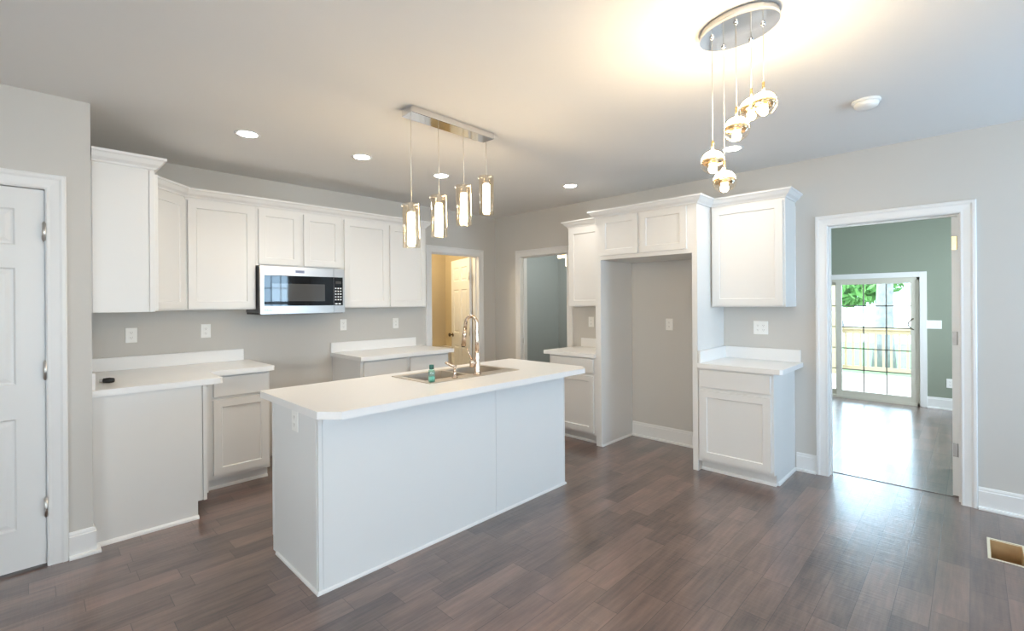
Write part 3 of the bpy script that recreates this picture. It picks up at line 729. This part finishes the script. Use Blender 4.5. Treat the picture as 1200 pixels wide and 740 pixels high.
# linear pendant over the island
lp = thing('linear_pendant_light', 'chrome bar pendant with four glass cylinder shades above the island', 'pendant light', (0, 0, 0))
PX = [1.615, 1.822, 2.027, 2.232]; PY = 2.418; PT = [2.035, 2.118, 2.216, 2.316]
MB().box((1.588, 2.361, ZC-.042), (2.256, 2.475, ZC-.0005), .002).build('canopy', 'chrome', lp)
for x, zt in zip(PX, PT):
    h = .262
    MB().tube([(x, PY, zt-.02), (x, PY, ZC-.042)], .0022, 6).build('cord', 'cord', lp)
    b = MB(); b.lathe([(.0525, zt-h), (.0525, zt), (.0495, zt), (.0495, zt-h)], (x, PY, 0), 28, cap=False); sh = b.build('glass_shade', 'shadeglass', lp)
    b = MB(); b.lathe([(.010, zt+.012), (.014, zt+.004), (.020, zt-.004), (.020, zt-.044), (.026, zt-.050)], (x, PY, 0), 18)
    for k in range(3):
        a = 2*PI*k/3+.4; b.tube([(x, PY, zt-.010), (x+.054*math.cos(a), PY+.054*math.sin(a), zt-.010)], .0028, 6); b.ball((x+.056*math.cos(a), PY+.056*math.sin(a), zt-.010), .006, 8)
    b.build('socket_holder', 'chrome', sh)
    MB().lathe([(.017, zt-h+.018), (.0225, zt-h+.022), (.0225, zt-.058), (.017, zt-.052)], (x, PY, 0), 12).build('frosted_tube', 'warm_tube', sh)
# oval globe pendant nearer the viewer
gp = thing('globe_pendant_light', 'oval chrome canopy pendant with five clear glass globes at staggered heights', 'pendant light', (2.100, .702, ZC))
oc = Vector((2.100, .702)); thx = math.radians(-14)
def oval(s, z): return [(math.cos(t)*.118*s*math.cos(thx)-math.sin(t)*.163*s*math.sin(thx), math.cos(t)*.118*s*math.sin(thx)+math.sin(t)*.163*s*math.cos(thx)) for t in [2*PI*k/48 for k in range(48)]]
b = MB(); rings = []
for s_k, z in ((.985, -.0005), (1.0, -.004), (1.0, -.022), (.985, -.026)):
    rings.append([b.bm.verts.new((x, y, z)) for x, y in oval(s_k, z)])
for i in range(3):
    for k in range(48): b.bm.faces.new((rings[i][k], rings[i][(k+1) % 48], rings[i+1][(k+1) % 48], rings[i+1][k]))
b.bm.faces.new(rings[0]); b.bm.faces.new(rings[-1]); bmesh.ops.recalc_face_normals(b.bm, faces=b.bm.faces); b.build('canopy', 'satin', gp)
b = MB(); b.prism(oval(1.02, 0), -.036, -.0265); b.build('mirror_plate', 'chrome', gp)
for (x, y, z) in ((2.064, .797, 2.038), (2.178, .790, 1.974), (2.022, .684, 2.140), (2.206, .684, 2.274), (2.112, .608, 2.247)):
    x -= oc.x; y -= oc.y; z -= ZC; R = .052
    MB().tube([(x, y, z+.085), (x, y, -.036)], .0018, 6).build('cord', 'cord', gp)
    MB().lathe([(.010, -.0365), (.010, -.040), (.004, -.048)], (x, y, 0), 12).build('cord_grip', 'chrome', gp)
    gl = MB().ball((x, y, z), R, 24).build('glass_globe', 'crystal', gp)
    b = MB(); b.lathe([(.0055, z+.088), (.0055, z+.052)], (x, y, 0), 10); b.build('stem', 'brass', gl)
    pr = [(.047*math.cos(a), z+.047*math.sin(a)) for a in [math.radians(q) for q in (14, 28, 42, 56, 70, 84)]]
    b = MB(); b.lathe([(.030, z+.010)]+pr, (x, y, 0), 16); b.build('frosted_dome', 'warm_globe', gl)
    b = MB(); b.lathe([(.0455, z+.0095), (.044, z-.004), (.036, z-.012), (.020, z-.015)], (x, y, 0), 20); b.build('reflector_ring', 'amberring', gl)
    MB().ball((x, y, z-.031), .018, 10).build('bulb', 'warm_globe', gl)
# fixture glimpsed through the hall doorway
hl = thing('hall_light', 'small glowing bar light hanging beyond the hall doorway', 'pendant light', (4.85, 3.80, 0))
MB().tube([(0, 0, 2.045), (0, 0, ZC-.02)], .006, 8).build('rod', 'brass', hl)
MB().lathe([(.05, ZC-.018), (.05, ZC-.0005)], n=20).build('canopy', 'brass', hl)
MB().box((-.02, -.075, 2.012), (.02, .075, 2.045), .004).build('glowing_bar', 'hall_glow', hl)
MB().lathe([(.009, 1.90), (.009, 2.012)], (0, -.055, 0), 10).build('drop_tube', 'hall_glow', hl)
light('hall_fill', 'POINT', (5.7, 3.9, 2.2), 15, (.95, 1, 1), .25)  # unseen point lamp without a fixture, lights the hall walls
light('bathroom_lamp', 'POINT', (3.5, 5.4, 2.3), 17, (1.0, .84, .55), .12)

# toilet glimpsed past the end of the range counter
to = thing('toilet', 'pale toilet tank glimpsed through the bathroom doorway behind the counter', 'toilet', (4.36, 5.95, 0))
MB().box((-.22, -.20, .40), (.22, -.02, .735), .015, 2).build('tank', 'porcelain', to)
MB().box((-.23, -.215, .737), (.23, -.012, .765), .008, 2).build('tank_lid', 'porcelain', to)
b = MB(); b.lathe([(.11, 0), (.10, .10), (.12, .22), (.175, .36), (.185, .40)], (0, -.40, 0), 24); b.box((-.10, -.38, .0), (.10, -.04, .395), .02, 2); b.build('bowl', 'porcelain', to)
b = MB(); b.lathe([(.19, .402), (.19, .420), (.17, .426)], (0, -.40, 0), 24); b.build('seat_lid', 'porcelain', to)

# ------------------------------------------------------------------ floor duct hole
vt = thing('floor_vent', 'uncovered floor vent hole with wooden lining by the sunroom doorway', 'floor vent', ((VX0+VX1)/2, (VY0+VY1)/2, 0))
a, c2 = (VX1-VX0)/2, (VY1-VY0)/2
b = MB(); t = .012
for (p, q, r0, r1) in ((-a, a, -c2, -c2+t), (-a, a, c2-t, c2), (-a, -a+t, -c2+t, c2-t), (a-t, a, -c2+t, c2-t)): b.box((p, r0, -.055), (q, r1, .003))
b.build('frame', 'ventframe', vt)
b = MB()
a2, c3 = a-t, c2-t
b.box((-a2, -c3, -.16), (a2, c3, -.15)); b.box((-a2, c3-.003, -.15), (a2, c3, -.004)); b.box((-a2, -c3, -.15), (a2, -c3+.003, -.004)); b.box((-a2, -c3+.003, -.15), (-a2+.003, c3-.003, -.004)); b.box((a2-.003, -c3+.003, -.15), (a2, c3-.003, -.004))
b.build('lining', 'ventwood', vt)

# ------------------------------------------------------------------ outside the sliding door
o = MB().box((XF+TH+.002, -6, -.16), (12.15, 9, -.10))
struct(o.build('deck', 'deckwood'))
rl = thing('deck_railing', 'tan wooden deck railing outside the sliding door', 'railing', (12.0, 0, -.10))
MB().box((-.07, -5.5, .930), (.07, 8.5, .970), .004).build('top_rail', 'railwood', rl)
MB().box((-.02, -5.5, .840), (.02, 8.5, .930), .003).build('upper_rail', 'railwood', rl)
MB().box((-.02, -5.5, .085), (.02, 8.5, .175), .003).build('lower_rail', 'railwood', rl)
pr_ = None
for k in range(48):
    y = -.6+k*.125
    if pr_ is None: pr_ = MB().box((-.018, -.018, .175), (.018, .018, .84)).build('baluster', 'railwood', rl)
    else: q_ = pr_.copy(); COL.objects.link(q_); pr_ = q_
    pr_.location = (.0, y, 0)
po = MB().box((-.07, -.07, -.16), (.07, .07, 3.2), .004).build('porch_post', 'railwood', None, (11.855, 2.08, .06)); tag(po, 'square tan wooden porch post left of the sliding panel, outside', 'post')
lw = MB().box((12.2, -40, -.85), (30, 40, -.75)).build('lawn', 'grass'); tag(lw, kind='structure')
dv_ = MB().box((30, -60, -.80), (70, 60, -.70)).build('driveway', 'gravel'); tag(dv_, kind='structure')
def tree(label, x, y, h, r, lean, crown_, n, leafsize=.35):
    t = thing('tree', label, 'tree', (x, y, -.75), 0, 'trees beyond the deck')
    pts, rr = [], []
    for k in range(9):
        f_ = k/8; pts.append((lean[0]*f_*h + .05*math.sin(3*f_), lean[1]*f_*h+.06*math.sin(4.5*f_), h*f_)); rr.append(r*(1.35-.35*min(1, f_*6))*(1-.45*f_))
    b = MB(); b.tube(pts, rr, 14)
    for k in range(5):
        q = Vector(pts[5+k % 3]); a = 2*PI*k/5+x; b.tube([q, q+Vector((math.cos(a)*h*.12, math.sin(a)*h*.12, h*.10)), q+Vector((math.cos(a)*h*.24, math.sin(a)*h*.24, h*.15))], [r*.4, r*.25, r*.1], 8)
    b.build('trunk', 'bark', t)
    b = MB()
    for k in range(n):
        while True:
            v = Vector((random.uniform(-1, 1), random.uniform(-1, 1), random.uniform(-1, 1)))
            if .35 < v.length < 1: break
        c_l = Vector(crown_[:3]) + Vector((v.x*crown_[3], v.y*crown_[3], v.z*crown_[4]))
        ax = Vector((random.gauss(0, 1), random.gauss(0, 1), random.gauss(0, 1))).normalized(); bx = ax.orthogonal().normalized(); s2 = leafsize*random.uniform(.6, 1.3)
        b.bm.faces.new([b.bm.verts.new(c_l+p) for p in (ax*s2, bx*s2*.45, -ax*s2, -bx*s2*.45)])
    lf = b.build('foliage', 'leaf', t); return t
tree('large grey tree trunk on the lawn, seen through the right panes', 18.6, 1.97, 9.0, .24, (.0, -.035), (0, -.3, 8.6, 3.2, 2.4), 700)
tree('leafy green tree far behind the driveway, seen through the left panes', 44, 7.4, 5.2, .30, (.01, .02), (0, 0, 3.6, 3.9, 1.9), 1500, .45)
tree('leafy green tree far behind the driveway, right of the grey trunk', 48, -1.6, 5.4, .28, (.0, .0), (0, 0, 3.8, 4.6, 1.9), 1500, .45)
